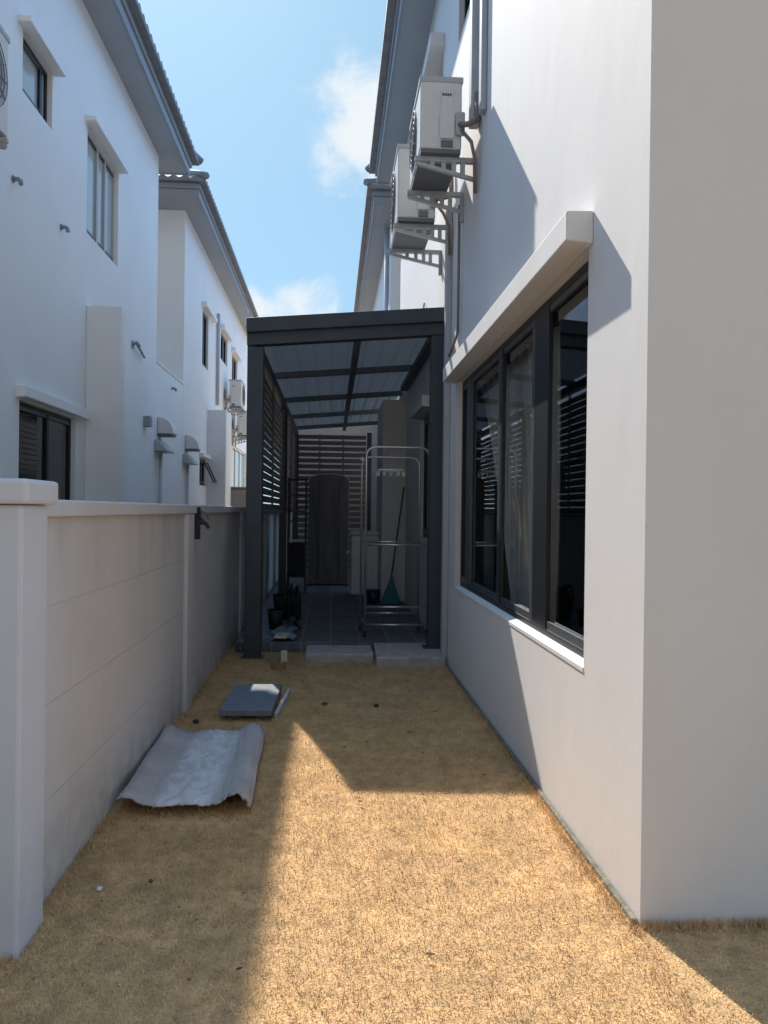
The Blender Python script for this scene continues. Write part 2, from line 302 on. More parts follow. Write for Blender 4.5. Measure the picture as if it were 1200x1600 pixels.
# ------------------------------------------------------------------ mesh builder
class MB:
    def __init__(s): s.v = []; s.f = []; s.smooth = set()
    def quad(s, a, b, c, d):
        i = len(s.v); s.v += [tuple(a), tuple(b), tuple(c), tuple(d)]; s.f.append((i, i + 1, i + 2, i + 3)); return s
    def poly(s, pts):
        i = len(s.v); s.v += [tuple(p) for p in pts]; s.f.append(tuple(range(i, i + len(pts)))); return s
    def box(s, x0, x1, y0, y1, z0, z1):
        return s.hexa([(x0, y0, z0), (x1, y0, z0), (x1, y1, z0), (x0, y1, z0), (x0, y0, z1), (x1, y0, z1), (x1, y1, z1), (x0, y1, z1)])
    def hexa(s, p):
        i = len(s.v); s.v += [tuple(q) for q in p]
        for f in ((3, 2, 1, 0), (4, 5, 6, 7), (0, 1, 5, 4), (1, 2, 6, 5), (2, 3, 7, 6), (3, 0, 4, 7)): s.f.append(tuple(i + k for k in f))
        return s
    def bar(s, a, b, w, h, up=(0, 0, 1)):
        a = Vector(a); b = Vector(b); d = (b - a).normalized(); u = Vector(up)
        if abs(d.dot(u)) > 0.98: u = Vector((1, 0, 0))
        sx = d.cross(u).normalized() * w / 2; sz = sx.cross(d).normalized() * h / 2
        return s.hexa([a - sx - sz, a + sx - sz, b + sx - sz, b - sx - sz, a - sx + sz, a + sx + sz, b + sx + sz, b - sx + sz])
    def tube(s, pts, r, n=10, closed=False, cap=True):
        pts = [Vector(p) for p in pts]; m = len(pts); rings = []
        rad = r if isinstance(r, (list, tuple)) else [r] * m
        prev = None
        for k, p in enumerate(pts):
            if closed: d = (pts[(k + 1) % m] - pts[k - 1]).normalized()
            else: d = (pts[min(k + 1, m - 1)] - pts[max(k - 1, 0)]).normalized()
            if prev is None:
                u = Vector((0, 0, 1)) if abs(d.z) < 0.9 else Vector((1, 0, 0)); a = d.cross(u).normalized()
            else: a = (prev - d * prev.dot(d)).normalized()
            prev = a; b = d.cross(a); i = len(s.v)
            for q in range(n):
                t = 2 * math.pi * q / n; s.v.append(tuple(p + (a * math.cos(t) + b * math.sin(t)) * rad[k]))
            rings.append(i)
        for k in range(m if closed else m - 1):
            i, j = rings[k], rings[(k + 1) % m]
            for q in range(n):
                s.smooth.add(len(s.f)); s.f.append((i + q, i + (q + 1) % n, j + (q + 1) % n, j + q))
        if cap and not closed:
            s.f.append(tuple(rings[0] + q for q in reversed(range(n)))); s.f.append(tuple(rings[-1] + q for q in range(n)))
        return s
    def prism_frame(s, x0, x1, y0, y1, z0, z1, t, low):
        o = [(y0, z0), (y1, z0), (y1, z1), (y0, z1)]; n = [(y0 + t, z0 + low), (y1 - t, z0 + low), (y1 - t, z1 - t), (y0 + t, z1 - t)]
        b = len(s.v)
        for x in (x0, x1): s.v += [(x, *q) for q in o] + [(x, *q) for q in n]
        for k in range(4):
            l = (k + 1) % 4
            s.f += [(b + k, b + l, b + 4 + l, b + 4 + k), (b + 8 + k, b + 8 + l, b + 12 + l, b + 12 + k),
                    (b + k, b + l, b + 8 + l, b + 8 + k), (b + 4 + k, b + 4 + l, b + 12 + l, b + 12 + k)]
        return s
    def prism(s, prof, axis, a, b):
        """extrude a 2D profile [(u,v)] along axis ('x': u=y,v=z; 'y': u=x,v=z; 'z': u=x,v=y)"""
        def P(u, v, t): return {'x': (t, u, v), 'y': (u, t, v), 'z': (u, v, t)}[axis]
        n = len(prof); i = len(s.v)
        s.v += [P(u, v, a) for u, v in prof] + [P(u, v, b) for u, v in prof]
        s.f.append(tuple(range(i, i + n))); s.f.append(tuple(i + n + k for k in reversed(range(n))))
        for k in range(n): s.f.append((i + k, i + (k + 1) % n, i + n + (k + 1) % n, i + n + k))
        return s
    def build(s, name, m, parent=None, bev=0.0, loc=None, merge=False, seg=2):
        me = bpy.data.meshes.new(name); vv = s.v
        if parent is not None:
            o0 = Vector(parent['_o'])
        elif loc is not None: o0 = Vector(loc)
        else: o0 = Vector((0, 0, 0))
        vv = [(a - o0.x, b - o0.y, c - o0.z) for a, b, c in s.v]
        me.from_pydata(vv, [], s.f); me.materials.append(M[m] if isinstance(m, str) else m)
        for k in s.smooth: me.polygons[k].use_smooth = True
        me.update()
        import bmesh
        bm = bmesh.new(); bm.from_mesh(me)
        if merge: bmesh.ops.remove_doubles(bm, verts=bm.verts, dist=1e-5)
        bmesh.ops.recalc_face_normals(bm, faces=bm.faces); bm.to_mesh(me); bm.free()
        o = bpy.data.objects.new(name, me); COL.objects.link(o); o['_o'] = tuple(o0)
        if parent is not None: o.parent = parent
        else: o.location = o0
        if bev:
            b = o.modifiers.new('bevel', 'BEVEL'); b.width = bev; b.segments = seg; b.limit_method = 'ANGLE'; b.angle_limit = R(40)
        return o
def tag(o, label=None, cat=None, group=None, kind=None):
    if label: o['label'] = label
    if cat: o['category'] = cat
    if group: o['group'] = group
    if kind: o['kind'] = kind
    return o
def thing(name, loc, label, cat, group=None):
    o = bpy.data.objects.new(name, None); COL.objects.link(o); o.location = loc; o['_o'] = tuple(loc); o.empty_display_size = 0.2
    return tag(o, label, cat, group)
def copy_tree(o, parent=None):
    c = o.copy(); COL.objects.link(c); c.parent = parent
    for ch in o.children: copy_tree(ch, c)
    return c

# ------------------------------------------------------------------ ground
g = MB()
xs = [-400, -60, -12, -1.3, 1.2, 12, 60, 400]; ys = [-300, -40, -6, 0, 8, 20, 60, 400]
for i in range(7):
    for j in range(7): g.quad((xs[i], ys[j], 0), (xs[i + 1], ys[j], 0), (xs[i + 1], ys[j + 1], 0), (xs[i], ys[j + 1], 0))
tag(g.build('ground', 'ground', merge=True), kind='structure')

p = MB(); p.box(-0.96, 1.09, 7.86, 16.9, -0.05, 0.10)
tag(p.build('paved_floor', 'paver', bev=0.006), kind='structure')

def blades():
    n = 260000
    x = rng.uniform(-1.02, 1.09, n); y = 1.3 + (7.75 - 1.3) * rng.random(n) ** 1.35
    k = n // 7   # the patch that runs round the corner of the house
    x[:k] = rng.uniform(1.0, 3.4, k); y[:k] = rng.uniform(1.0, 2.6, k)
    h = rng.uniform(0.006, 0.017, n); a = rng.uniform(0, 2 * np.pi, n); tilt = rng.uniform(0.25, 1.45, n); w = rng.uniform(0.0008, 0.0020, n)
    e = slice(k, k + 9000)   # longer tufts against the foot of the walls
    side = rng.integers(0, 3, 9000); u = np.abs(rng.normal(0, .02, 9000))
    x[e] = np.where(side == 0, -1.03 + u, np.where(side == 1, 1.06 - u, rng.uniform(1.05, 3.0, 9000)))
    y[e] = np.where(side == 2, 2.625 - u, np.where(side == 1, rng.uniform(2.66, 7.7, 9000), rng.uniform(1.5, 7.7, 9000))); h[e] *= 2.0; tilt[e] = rng.uniform(0.05, 0.9, 9000)
    d = np.stack([np.cos(a) * np.sin(tilt), np.sin(a) * np.sin(tilt), np.cos(tilt)], 1)
    s_ = np.stack([-np.sin(a), np.cos(a), np.zeros(n)], 1)
    z0 = rng.uniform(0.0, 0.012, n)
    b = np.stack([x, y, z0], 1)
    v = np.empty((n, 3, 3)); v[:, 0] = b - s_ * w[:, None]; v[:, 1] = b + s_ * w[:, None]; v[:, 2] = b + d * h[:, None] * 1.25
    me = bpy.data.meshes.new('dry_grass'); me.vertices.add(3 * n); me.vertices.foreach_set('co', v.ravel())
    me.loops.add(3 * n); me.loops.foreach_set('vertex_index', np.arange(3 * n, dtype=np.int32))
    me.polygons.add(n); me.polygons.foreach_set('loop_start', np.arange(0, 3 * n, 3, dtype=np.int32))
    me.materials.append(M['blade']); me.update(); me.validate()
    o = bpy.data.objects.new('dry_grass', me); COL.objects.link(o)
    tag(o, 'short dry straw coloured grass covering the side yard', 'grass', kind='stuff')
blades()

# ------------------------------------------------------------------ houses
XR, XL = 1.096, -2.9
def facade(mb, X, s, y0, y1, z0, z1, openings, depth=0.09):
    """one wall face in the plane x=X with rectangular openings; s=+1: the house lies towards +x"""
    ysv = sorted({y0, y1, *[o[0] for o in openings], *[o[1] for o in openings]})
    zsv = sorted({z0, z1, *[o[2] for o in openings], *[o[3] for o in openings]})
    for i in range(len(ysv) - 1):
        for j in range(len(zsv) - 1):
            a, b, c, d = ysv[i], ysv[i + 1], zsv[j], zsv[j + 1]
            if any(o[0] <= a and b <= o[1] and o[2] <= c and d <= o[3] for o in openings): continue
            mb.quad((X, a, c), (X, b, c), (X, b, d), (X, a, d))
    for a, b, c, d in openings:
        deep = (b - a) > 3.0; e = X + s * (0.13 if deep else depth + 0.12)
        mb.quad((X, a, c), (e, a, c), (e, a, d), (X, a, d)); mb.quad((X, b, c), (e, b, c), (e, b, d), (X, b, d))
        mb.quad((X, a, d), (e, a, d), (e, b, d), (X, b, d)); mb.quad((X, a, c), (e, a, c), (e, b, c), (X, b, c))
        if not deep: mb.quad((e, a, c), (e, b, c), (e, b, d), (e, a, d))

def roof_slope(mb, axis, e, inn, a0, a1, run, z0, rise, amp=0.042, per=0.2):
    """tiled slope: eave line at coordinate e (x or y), runs inwards `inn` (+-1) over `run`, hip both ends"""
    NV = 9; step = per / 6
    for k in range(NV):
        v0, v1 = k / NV, (k + 1) / NV
        n = int((a1 - a0) / step) + 1
        prev = None
        for i in range(n + 1):
            row = []
            for v, lift in ((v0, 0.022), (v1, 0.0)):
                lo, hi = a0 + v * run, a1 - v * run
                if hi < lo: lo = hi = (a0 + a1) / 2
                t = min(max(a0 + i * step, lo), hi)
                z = z0 + rise * v + amp * (0.5 + 0.5 * math.sin(2 * math.pi * t / per)) + lift
                q = e + inn * run * v
                row.append((q, t, z) if axis == 'x' else (t, q, z))
            if prev and (prev[0] != row[0] or prev[1] != row[1]): mb.quad(prev[0], row[0], row[1], prev[1])
            if k == 0 and prev:
                dn = lambda P: (P[0], P[1], z0 - 0.035)
                mb.quad(prev[0], row[0], dn(row[0]), dn(prev[0]))
                ii = (lambda P: (P[0] + inn * 0.14, P[1], z0 - 0.03)) if axis == 'x' else (lambda P: (P[0], P[1] + inn * 0.14, z0 - 0.03))
                mb.quad(dn(prev[0]), dn(row[0]), ii(row[0]), ii(prev[0]))
            prev = row

def roof_for(parent, x0, x1, y0, y1, ztop=7.2, near=0.0, far=0.0):
    """soffit, fascia and hipped tile roof round a wall rectangle"""
    o = 0.36; t = 0.52; wy0, wy1 = y0, y1; y0 -= near; y1 += far
    so = MB(); zb = ztop
    so.box(x0 - o, x1 + o, y0 - o, wy0, zb, zb + 0.03); so.box(x0 - o, x1 + o, wy1, y1 + o, zb, zb + 0.03)
    so.box(x0 - o, x0, wy0, wy1, zb, zb + 0.03); so.box(x1, x1 + o, wy0, wy1, zb, zb + 0.03)
    so.build('soffit', 'soffit', parent)
    fa = MB()
    for (w, za, zc) in ((0.025, zb - 0.02, zb + 0.115), (0.055, zb + 0.12, zb + 0.215)):
        X0, X1, Y0, Y1 = x0 - o - w, x1 + o + w, y0 - o - w, y1 + o + w
        fa.box(X0, X1, Y0, Y0 + w + 0.0, za, zc); fa.box(X0, X1, Y1 - w, Y1, za, zc)
        fa.box(X0, X0 + w, Y0 + w, Y1 - w, za, zc); fa.box(X1 - w, X1, Y0 + w, Y1 - w, za, zc)
    fa.build('fascia', 'fascia', parent, bev=0.006)
    rf = MB(); X0, X1, Y0, Y1 = x0 - t, x1 + t, y0 - t, y1 + t
    run = min(X1 - X0, Y1 - Y0) / 2; rise = run * math.tan(R(27)); ze = zb + 0.25
    roof_slope(rf, 'x', X0, 1, Y0, Y1, run, ze, rise); roof_slope(rf, 'x', X1, -1, Y0, Y1, run, ze, rise)
    roof_slope(rf, 'y', Y0, 1, X0, X1, run, ze, rise); roof_slope(rf, 'y', Y1, -1, X0, X1, run, ze, rise)
    rf.build('roof', 'tile', parent)
    for cx, cy, sx, sy in ((X0, Y0, 1, 1), (X0, Y1, 1, -1), (X1, Y0, -1, 1), (X1, Y1, -1, -1)):
        rc = MB(); rc.tube([(cx + sx * run * q - sx * .03, cy + sy * run * q - sy * .03, ze + 0.05 + rise * q) for q in np.linspace(0, 1, 24)], [0.062 + 0.012 * (i % 2) for i in range(24)], 8)
        rc.build('ridge_cap', 'tile', parent)

def window(parent, X, s, y0, y1, z0, z1, stiles, glass='glass', hood=None, sill=False, fr='alu', rec=0.05, low=0.05, thin=False):
    """outer frame (the window), with pane, stiles and sash rails as its parts"""
    def xx(a, b): return sorted((X + s * a, X + s * b))
    lo, hi = xx(rec, rec + 0.045); e = 0.002; t = 0.04
    f = MB(); Y0, Y1, Z0, Z1 = y0 + e, y1 - e, z0 + e, z1 - e
    f.prism_frame(lo, hi, Y0, Y1, Z0, Z1, t, low)
    w = f.build('window', fr, parent, bev=0.003)
    g = MB(); a, b = xx(rec + .022, rec + .028); (g.quad((a, Y0 + t, Z0 + low), (a, Y1 - t, Z0 + low), (a, Y1 - t, Z1 - t), (a, Y0 + t, Z1 - t)) if glass == 'clearglass' else g.box(a, b, Y0 + t, Y1 - t, Z0 + low, Z1 - t))
    g.build('pane', glass, w)
    p0, p1 = xx(rec - .004, rec + .021)
    for st in stiles:
        m = MB(); m.box(p0, p1, st[0], st[1], Z0 + low, Z1 - t); m.build('stile', st[2] if len(st) > 2 else fr, w, bev=0.003)
    q0, q1 = xx(rec + .002, rec + .0215)
    cuts = [Y0 + t] + [v for st in sorted(stiles) for v in st[:2]] + [Y1 - t]
    for a, b in zip(cuts[::2], cuts[1::2]):
        if b - a < 0.12: continue
        for za, zb in ((Z0 + low, Z0 + low + 0.045), (Z1 - t - 0.035, Z1 - t)):
            rl = MB(); rl.box(q0, q1, a, b, za, zb); rl.build('sash_rail', 'alug', w, bev=0.002)
    if hood:
        a, b, za, zb, out = hood
        h = MB(); h.prism([(X - s * out, za), (X - s * out, zb), (X, zb + 0.004), (X, za - (0.0 if thin else 0.01))], 'y', a, b)
        h.build('window_hood', 'wallL' if s < 0 else 'wall', parent, bev=0.006)
    if sill:
        k = MB(); k.hexa([(X - s * .004, y0, z0 - 0.015), (X + s * rec, y0, z0 - 0.015), (X + s * rec, y1, z0 - 0.015), (X - s * .004, y1, z0 - 0.015),
                          (X - s * .004, y0, z0 + 0.004), (X + s * rec, y0, z0 + 0.016), (X + s * rec, y1, z0 + 0.016), (X - s * .004, y1, z0 + 0.004)])
        k.build('window_sill', 'wall', parent)

def body(parent, x0, x1, y0, y1, z1, side, openings, m):
    """the wall shell; side: which x face carries the openings"""
    w = MB(); f, o = (x0, x1) if side == 'x0' else (x1, x0); s = 1 if side == 'x0' else -1
    facade(w, f, s, y0, y1, -0.1, z1, openings)
    w.quad((o, y0, -0.1), (o, y1, -0.1), (o, y1, z1), (o, y0, z1))
    for y in (y0, y1): w.quad((x0, y, -0.1), (x1, y, -0.1), (x1, y, z1), (x0, y, z1))
    w.quad((x0, y0, z1), (x1, y0, z1), (x1, y1, z1), (x0, y1, z1))
    return w.build('wall', m, parent, merge=True)

# --- the right-hand house
HR = thing('house', (XR, 2.631, 0), 'pale grey rendered house on the right with the long black sliding window', 'house')
opR = [(3.27, 6.80, 0.775, 2.60), (8.56, 9.65, 1.13, 2.60), (5.98, 6.95, 5.70, 6.70), (7.95, 8.9, 5.1, 6.22)]
body(HR, XR, 10.5, 2.631, 12.85, 7.2, 'x0', opR, 'wall')
roof_for(HR, XR, 10.5, 2.631, 12.85, far=0.26)
window(HR, XR, 1, 3.27, 6.80, 0.775, 2.60, [(4.04, 4.32), (4.32, 4.38, 'alug'), (5.15, 5.21), (5.21, 5.27, 'alug'), (6.34, 6.54, 'alug')], hood=(3.21, 6.87, 2.61, 2.735, 0.118), sill=True, glass='clearglass')
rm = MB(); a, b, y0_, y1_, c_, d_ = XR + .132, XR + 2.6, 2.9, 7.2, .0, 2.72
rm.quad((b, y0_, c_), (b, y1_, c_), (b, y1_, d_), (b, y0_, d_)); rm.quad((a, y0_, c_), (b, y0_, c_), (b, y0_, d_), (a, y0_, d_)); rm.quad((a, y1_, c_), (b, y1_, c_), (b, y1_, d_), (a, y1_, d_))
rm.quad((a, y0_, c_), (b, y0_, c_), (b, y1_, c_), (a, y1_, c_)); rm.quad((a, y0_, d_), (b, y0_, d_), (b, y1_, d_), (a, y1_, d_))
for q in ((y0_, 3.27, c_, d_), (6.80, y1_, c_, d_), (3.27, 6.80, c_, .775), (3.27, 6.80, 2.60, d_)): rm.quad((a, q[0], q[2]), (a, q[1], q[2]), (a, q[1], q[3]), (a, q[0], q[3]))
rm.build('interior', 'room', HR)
cm = MB(); NU, NV = 90, 24; P = {}
for i in range(NU + 1):
    for j in range(NV + 1):
        u, v = i / NU, j / NV; yf = 6.72 - 1.35 * (1 - v) ** 0.8 if v < 1 else 6.72
        y = 4.42 + (yf - 4.42) * u; P[i, j] = (XR + .215 + .028 * math.sin(u * 62 + .6 * math.sin(v * 3)), y, .70 + 1.86 * v)
for i in range(NU):
    for j in range(NV): cm.quad(P[i, j], P[i + 1, j], P[i + 1, j + 1], P[i, j + 1]); cm.smooth.add(len(cm.f) - 1)
tag(cm.build('curtain', 'curtain', loc=(XR + .2, 5.4, 2.5), merge=True), 'drawn back beige curtain hanging inside the long black sliding window', 'curtain')
window(HR, XR, 1, 8.56, 9.65, 1.13, 2.60, [(9.08, 9.14)], hood=(8.5, 9.72, 2.62, 2.74, 0.118))
window(HR, XR, 1, 5.98, 6.95, 5.70, 6.70, [(6.44, 6.5)])
window(HR, XR, 1, 7.95, 8.9, 5.1, 6.22, [(8.4, 8.46)], hood=(7.84, 9.0, 6.24, 6.36, 0.15))
ft = MB(); ft.box(XR - 0.024, XR - 0.002, 2.64, 7.05, -0.02, 0.022); ft.build('footing', 'moss', HR, bev=0.006)
pr = MB(); pr.box(0.736, XR - 0.003, 11.39, 12.8, 0.102, 3.10); pr.build('projecting_wall', 'wall', HR, bev=0.004)
dp = MB(); dp.box(XR - 0.075, XR - 0.002, 5.82, 5.93, 4.42, 7.19); dp.build('downpipe', 'pipe', HR, bev=0.008)
dp = MB(); dp.box(XR - 0.045, XR - 0.002, 5.58, 5.68, 4.40, 7.19); dp.build('downpipe', 'pipe', HR, bev=0.008)
dp = MB(); dp.box(XR - 0.055, XR - 0.002, 7.16, 7.27, 0.0, 4.30); dp.build('downpipe', 'pipe', HR, bev=0.006)

HR2 = thing('house', (XR, 15.1, 0), 'farther house on the right, only its dark eave showing above the canopy', 'house')
body(HR2, XR, 10.5, 15.1, 27, 7.2, 'x0', [], 'wallL'); roof_for(HR2, XR, 10.5, 15.1, 27, near=0.36)
dp = MB(); dp.tube([(XR - .06, 15.5, 0), (XR - .06, 15.5, 7.15)], 0.05); dp.build('downpipe', 'pipe', HR2)

# --- the left-hand houses
HL = thing('house', (XL, 12.85, 0), 'blue grey rendered house on the near left behind the boundary wall', 'house')
opL = [(7.33, 8.90, 0.95, 2.44), (7.32, 8.07, 5.29, 5.86), (9.20, 10.50, 4.66, 5.92)]
HLw = body(HL, -11.5, XL, -3.0, 12.82, 7.2, 'x1', opL, 'wallL')
roof_for(HL, -11.5, XL, -3.0, 12.82, far=0.26)
window(HL, XL, -1, 7.33, 8.90, 0.95, 2.44, [(8.16, 8.22)], hood=(7.25, 9.15, 2.46, 2.56, 0.09))
window(HL, XL, -1, 7.32, 8.07, 5.29, 5.86, [(7.86, 7.92)], hood=(7.2, 8.12, 5.86, 5.91, 0.12), glass='glass2', thin=True)
window(HL, XL, -1, 9.20, 10.50, 4.66, 5.92, [(9.72, 9.79), (10.05, 10.1)], hood=(9.12, 10.55, 5.93, 5.98, 0.12), glass='glass2', fr='acgrey')
wg = MB(); wg.box(XL + 0.002, -2.496, 9.228, 9.40, 0, 3.81); wg.build('wing_wall', 'wallL', HL, bev=0.005)
lw = MB(); lw.box(-3.1, XL - 0.001, 12.824, 15.096, 0, 3.83); lw.build('low_wall', 'wallL', HL)
cop = MB(); cop.box(-3.12, XL + 0.012, 12.824, 15.096, 3.832, 3.87); cop.build('coping', 'wallL', HL, bev=0.005)
for (y, z) in ((7.13, 4.39), (8.36, 4.41), (14.05, 3.60)):
    q = MB(); q.tube([(XL + .002, y, z), (XL + .05, y, z), (XL + .068, y, z - .012), (XL + .072, y, z - .05)], 0.02); q.tube([(XL + .001, y, z), (XL + .010, y, z)], 0.034)
    q.build('pipe_stub', 'fascia', HL)
q = MB(); q.tube([(XL + .002, 11.3, 3.80), (XL + .06, 11.3, 3.83), (XL + .07, 11.42, 3.80)], 0.024); q.tube([(XL + .05, 11.34, 3.82), (XL + .06, 11.62, 3.74), (XL + .04, 11.85, 3.72)], 0.018)
q.tube([(XL + .001, 11.3, 3.8), (XL + .014, 11.3, 3.8)], 0.06); q.build('pipe_stub', 'fascia', HL)

HL2 = thing('house', (XL, 15.1, 0), 'farther blue grey house on the left with small dark windows, seen past the nearer eave', 'house')
opL2 = [(17.2, 18.0, 4.63, 5.86), (18.05, 18.7, 4.5, 5.86), (19.95, 21.2, 5.3, 6.02), (22.2, 23.4, 4.7, 5.9), (17.03, 17.93, 1.96, 2.56), (22.6, 26.0, 1.9, 3.3)]
opL2[1:2] = []
body(HL2, -11.5, XL, 15.1, 29, 7.2, 'x1', opL2, 'wallL'); roof_for(HL2, -11.5, XL, 15.1, 29, near=0.36)
window(HL2, XL, -1, 17.2, 18.0, 4.63, 5.86, [(17.55, 17.62)], hood=(17.05, 18.6, 5.88, 5.98, 0.12))
window(HL2, XL, -1, 19.95, 21.2, 5.3, 6.02, [(20.6, 20.7)], hood=(19.8, 21.4, 6.04, 6.14, 0.12))
window(HL2, XL, -1, 22.2, 23.4, 4.7, 5.9, [(22.75, 22.82)], hood=(22.0, 23.7, 5.92, 6.02, 0.12))
window(HL2, XL, -1, 17.03, 17.93, 1.96, 2.56, [(17.45, 17.5)], hood=(16.95, 18.0, 2.58, 2.66, 0.10))
window(HL2, XL, -1, 22.6, 26.0, 1.9, 3.3, [(23.6, 23.7), (24.7, 24.8)], fr='white', glass='glass2')
sh = MB(); sh.bar((XL + .02, 17.5, 2.5), (XL + .22, 17.6, 2.05), 0.03, 0.03); sh.bar((XL + .02, 17.9, 2.5), (XL + .22, 18.0, 2.05), 0.03, 0.03)
sh.bar((XL + .22, 17.6, 2.05), (XL + .22, 18.0, 2.05), .03, .03); sh.build('open_sash', 'alug', HL2)
bk = MB(); bk.box(XL + .002, -2.48, 18.07, 19.0, 0, 3.74); bk.build('projecting_wall', 'wallL', HL2, bev=0.006)
dp = MB(); dp.tube([(XL + .05, 19.2, 4.0), (XL + .05, 19.2, 6.25)], 0.04); dp.build('downpipe', 'pipe', HL2)
q = MB(); q.box(XL + .002, XL + .10, 12.0, 12.16, 2.70, 2.86); q.build('vent_outlet', 'fascia', HL, bev=.01)

def vent_hood(y, z, label):
    t = thing('vent_hood', (XL, y, z), label, 'vent hood', 'wall vent hoods')
    m = MB(); pts = []
    w = 0.17; n = 9
    for i in range(n + 1):
        a = math.pi / 2 * i / n
        pts.append((XL + .004 + 0.26 * math.sin(a), z + 0.02 + 0.26 * math.cos(a)))
    prof = [(XL + .004, z + .0)] + [(p[0], p[1]) for p in pts] + [(XL + .004 + .26, z + .0)]
    m.prism(prof, 'y', y - w, y + w); m.build('cowl', 'ac', t, bev=0.01)
    k = MB(); k.box(XL + .02, XL + .24, y - w + .02, y + w - .02, z - .035, z - .002); k.build('grille', 'acdark', t)
    b = MB(); b.prism([(XL + .003, z - .30), (XL + .003, z - .12), (XL + .05, z - .12), (XL + .20, z - .27), (XL + .20, z - .30)], 'y', y - .38, y + .25)
    b.build('drip_ledge', 'pipe', t, bev=.006)
    d = MB(); d.tube([(XL + .04, y - .05, z - .32), (XL + .04, y - .05, 0.02)], .028); d.build('drain_pipe', 'pvc', t)
vent_hood(13.1, 2.68, 'white curved vent hood on the left wall, the nearer of the pair')
vent_hood(15.5, 2.62, 'white curved vent hood on the left wall, the farther of the pair')
tk = MB(); tk.box(-2.75, -2.05, 19.3, 20.6, 0, 1.95); a = tk.build('storage_tank', 'tank', loc=(-2.4, 19.9, 0), bev=0.04)
tag(a, 'squat beige brown tank beyond the boundary wall, just left of the canopy post', 'tank')
lid = MB(); lid.box(-2.79, -2.01, 19.26, 20.64, 1.952, 2.0); lid.build('lid', 'tank', a, bev=.015)

# ------------------------------------------------------------------ boundary wall on the left
BW = thing('boundary_wall', (-1.1, 2.6, 0), 'grey rendered block boundary wall with a flat coping along the left side', 'wall')
def panel(y0, y1):
    m = MB(); m.box(-1.13, -1.034, y0, y1, -0.05, 1.41); m.build('wall_panel', 'panel', BW)
panel(2.762, 5.478); panel(5.722, 8.70); panel(8.922, 11.9); panel(12.122, 17.2)
c = MB(); c.box(-1.16, -1.004, 2.762, 17.2, 1.412, 1.476); c.build('coping', 'fence', BW, bev=0.008)
for y in (5.48, 8.702, 11.902):
    m = MB(); m.box(-1.155, -1.005, y, y + 0.24 - (0.02 if y > 6 else 0), -0.05, 1.41); m.build('pilaster', 'fence', BW, bev=0.01)
m = MB(); m.box(-1.24, -0.988, 2.53, 2.76, -0.05, 1.455); m.build('pilaster', 'fence', BW, bev=0.012)
m = MB(); m.box(-1.27, -0.962, 2.50, 2.79, 1.457, 1.538); m.build('pilaster_cap', 'fence', BW, bev=0.014)
m = MB(); m.box(-6.0, -1.242, 2.58, 2.68, -0.05, 1.40); m.build('wall_panel', 'fence', BW)
m = MB(); m.box(-6.0, -1.272, 2.55, 2.71, 1.402, 1.465); m.build('coping', 'fence', BW, bev=0.01)
RW = MB(); RW.box(-1.12, 1.09, 18.0, 18.12, 0, 3.9); tag(RW.build('rear_wall', 'rear', loc=(0, 18, 0)), 'dim brown wall seen through the slats at the back of the canopy', 'wall')

t = thing('wall_tap', (-1.0, 5.86, 1.3), 'small dark tap and lever fixed to the boundary wall beside the pilaster', 'tap')
m = MB(); m.box(-1.034, -0.985, 5.80, 5.86, 1.22, 1.46); m.build('back_plate', 'black', t, bev=.006)
m = MB(); m.bar((-0.985, 5.82, 1.44), (-0.93, 5.90, 1.37), .012, .012); m.build('lever', 'steel', t)
m = MB(); m.tube([(-0.99, 5.84, 1.34), (-0.94, 5.86, 1.34), (-0.925, 5.86, 1.30)], .014); m.tube([(-0.985, 5.83, 1.39), (-.93, 5.86, 1.31)], .012); m.build('spout', 'darkgrey', t)

# ------------------------------------------------------------------ canopy
CN = thing('patio_canopy', (0, 7.56, 0), 'charcoal steel lean-to canopy with slatted side over the paved floor', 'canopy')
def post(x0, x1, y0, y1, z1):
    m = MB(); m.box(x0, x1, y0, y1, 0.0, z1); m.build('post', 'canopy', CN, bev=0.006)
post(-0.835, -0.68, 7.50, 7.66, 3.02); post(-0.835, -0.72, 12.2, 12.32, 3.02); post(-0.835, -0.72, 16.3, 16.42, 3.02)
post(0.955, 1.088, 7.52, 7.64, 3.22); post(0.72, 0.82, 16.3, 16.4, 3.1)
zl = lambda x, z=0.0: 3.27 + (x + 0.84) * 0.0835 + z      # sloping roof line
for (x, y, z) in ((-.757, 7.58, 0.0), (1.02, 7.58, .101)):
    m = MB(); m.box(x - .11, min(x + .11, 1.09), y - .085, y + .085, z, z + .012)
    for dx in (-.09,): m.tube([(x + dx, y - .06, z + .012), (x + dx, y - .06, z + .03)], .010, 8)
    m.build('base_plate', 'canopy', CN)
def xbeam(y0, y1, dz0, dz1, xa=-0.84, xb=1.09, name='beam', mt='canopy'):
    m = MB(); m.hexa([(xa, y0, zl(xa, dz0)), (xb, y0, zl(xb, dz0)), (xb, y1, zl(xb, dz0)), (xa, y1, zl(xa, dz0)),
                      (xa, y0, zl(xa, dz1)), (xb, y0, zl(xb, dz1)), (xb, y1, zl(xb, dz1)), (xa, y1, zl(xa, dz1))])
    return m.build(name, mt, CN, bev=0.004)
xbeam(7.44, 7.495, -0.125, 0.012, name='fascia'); xbeam(7.50, 7.62, -0.24, -0.072)
for y in (9.95, 12.15, 14.3, 16.25): xbeam(y, y + 0.06, -0.15, -0.072, name='rafter', mt='rafter')
m = MB(); m.box(0.20, 0.27, 7.63, 16.3, zl(0.23, -0.235), zl(0.23, -0.155)); m.build('beam', 'rafter', CN)
m = MB(); m.box(-0.835, -0.73, 7.67, 16.5, 3.025, 3.12); m.build('beam', 'canopy', CN, bev=.004)
m = MB(); m.box(0.99, 1.085, 7.65, 11.38, 3.225, 3.30); m.build('beam', 'canopy', CN, bev=.004)
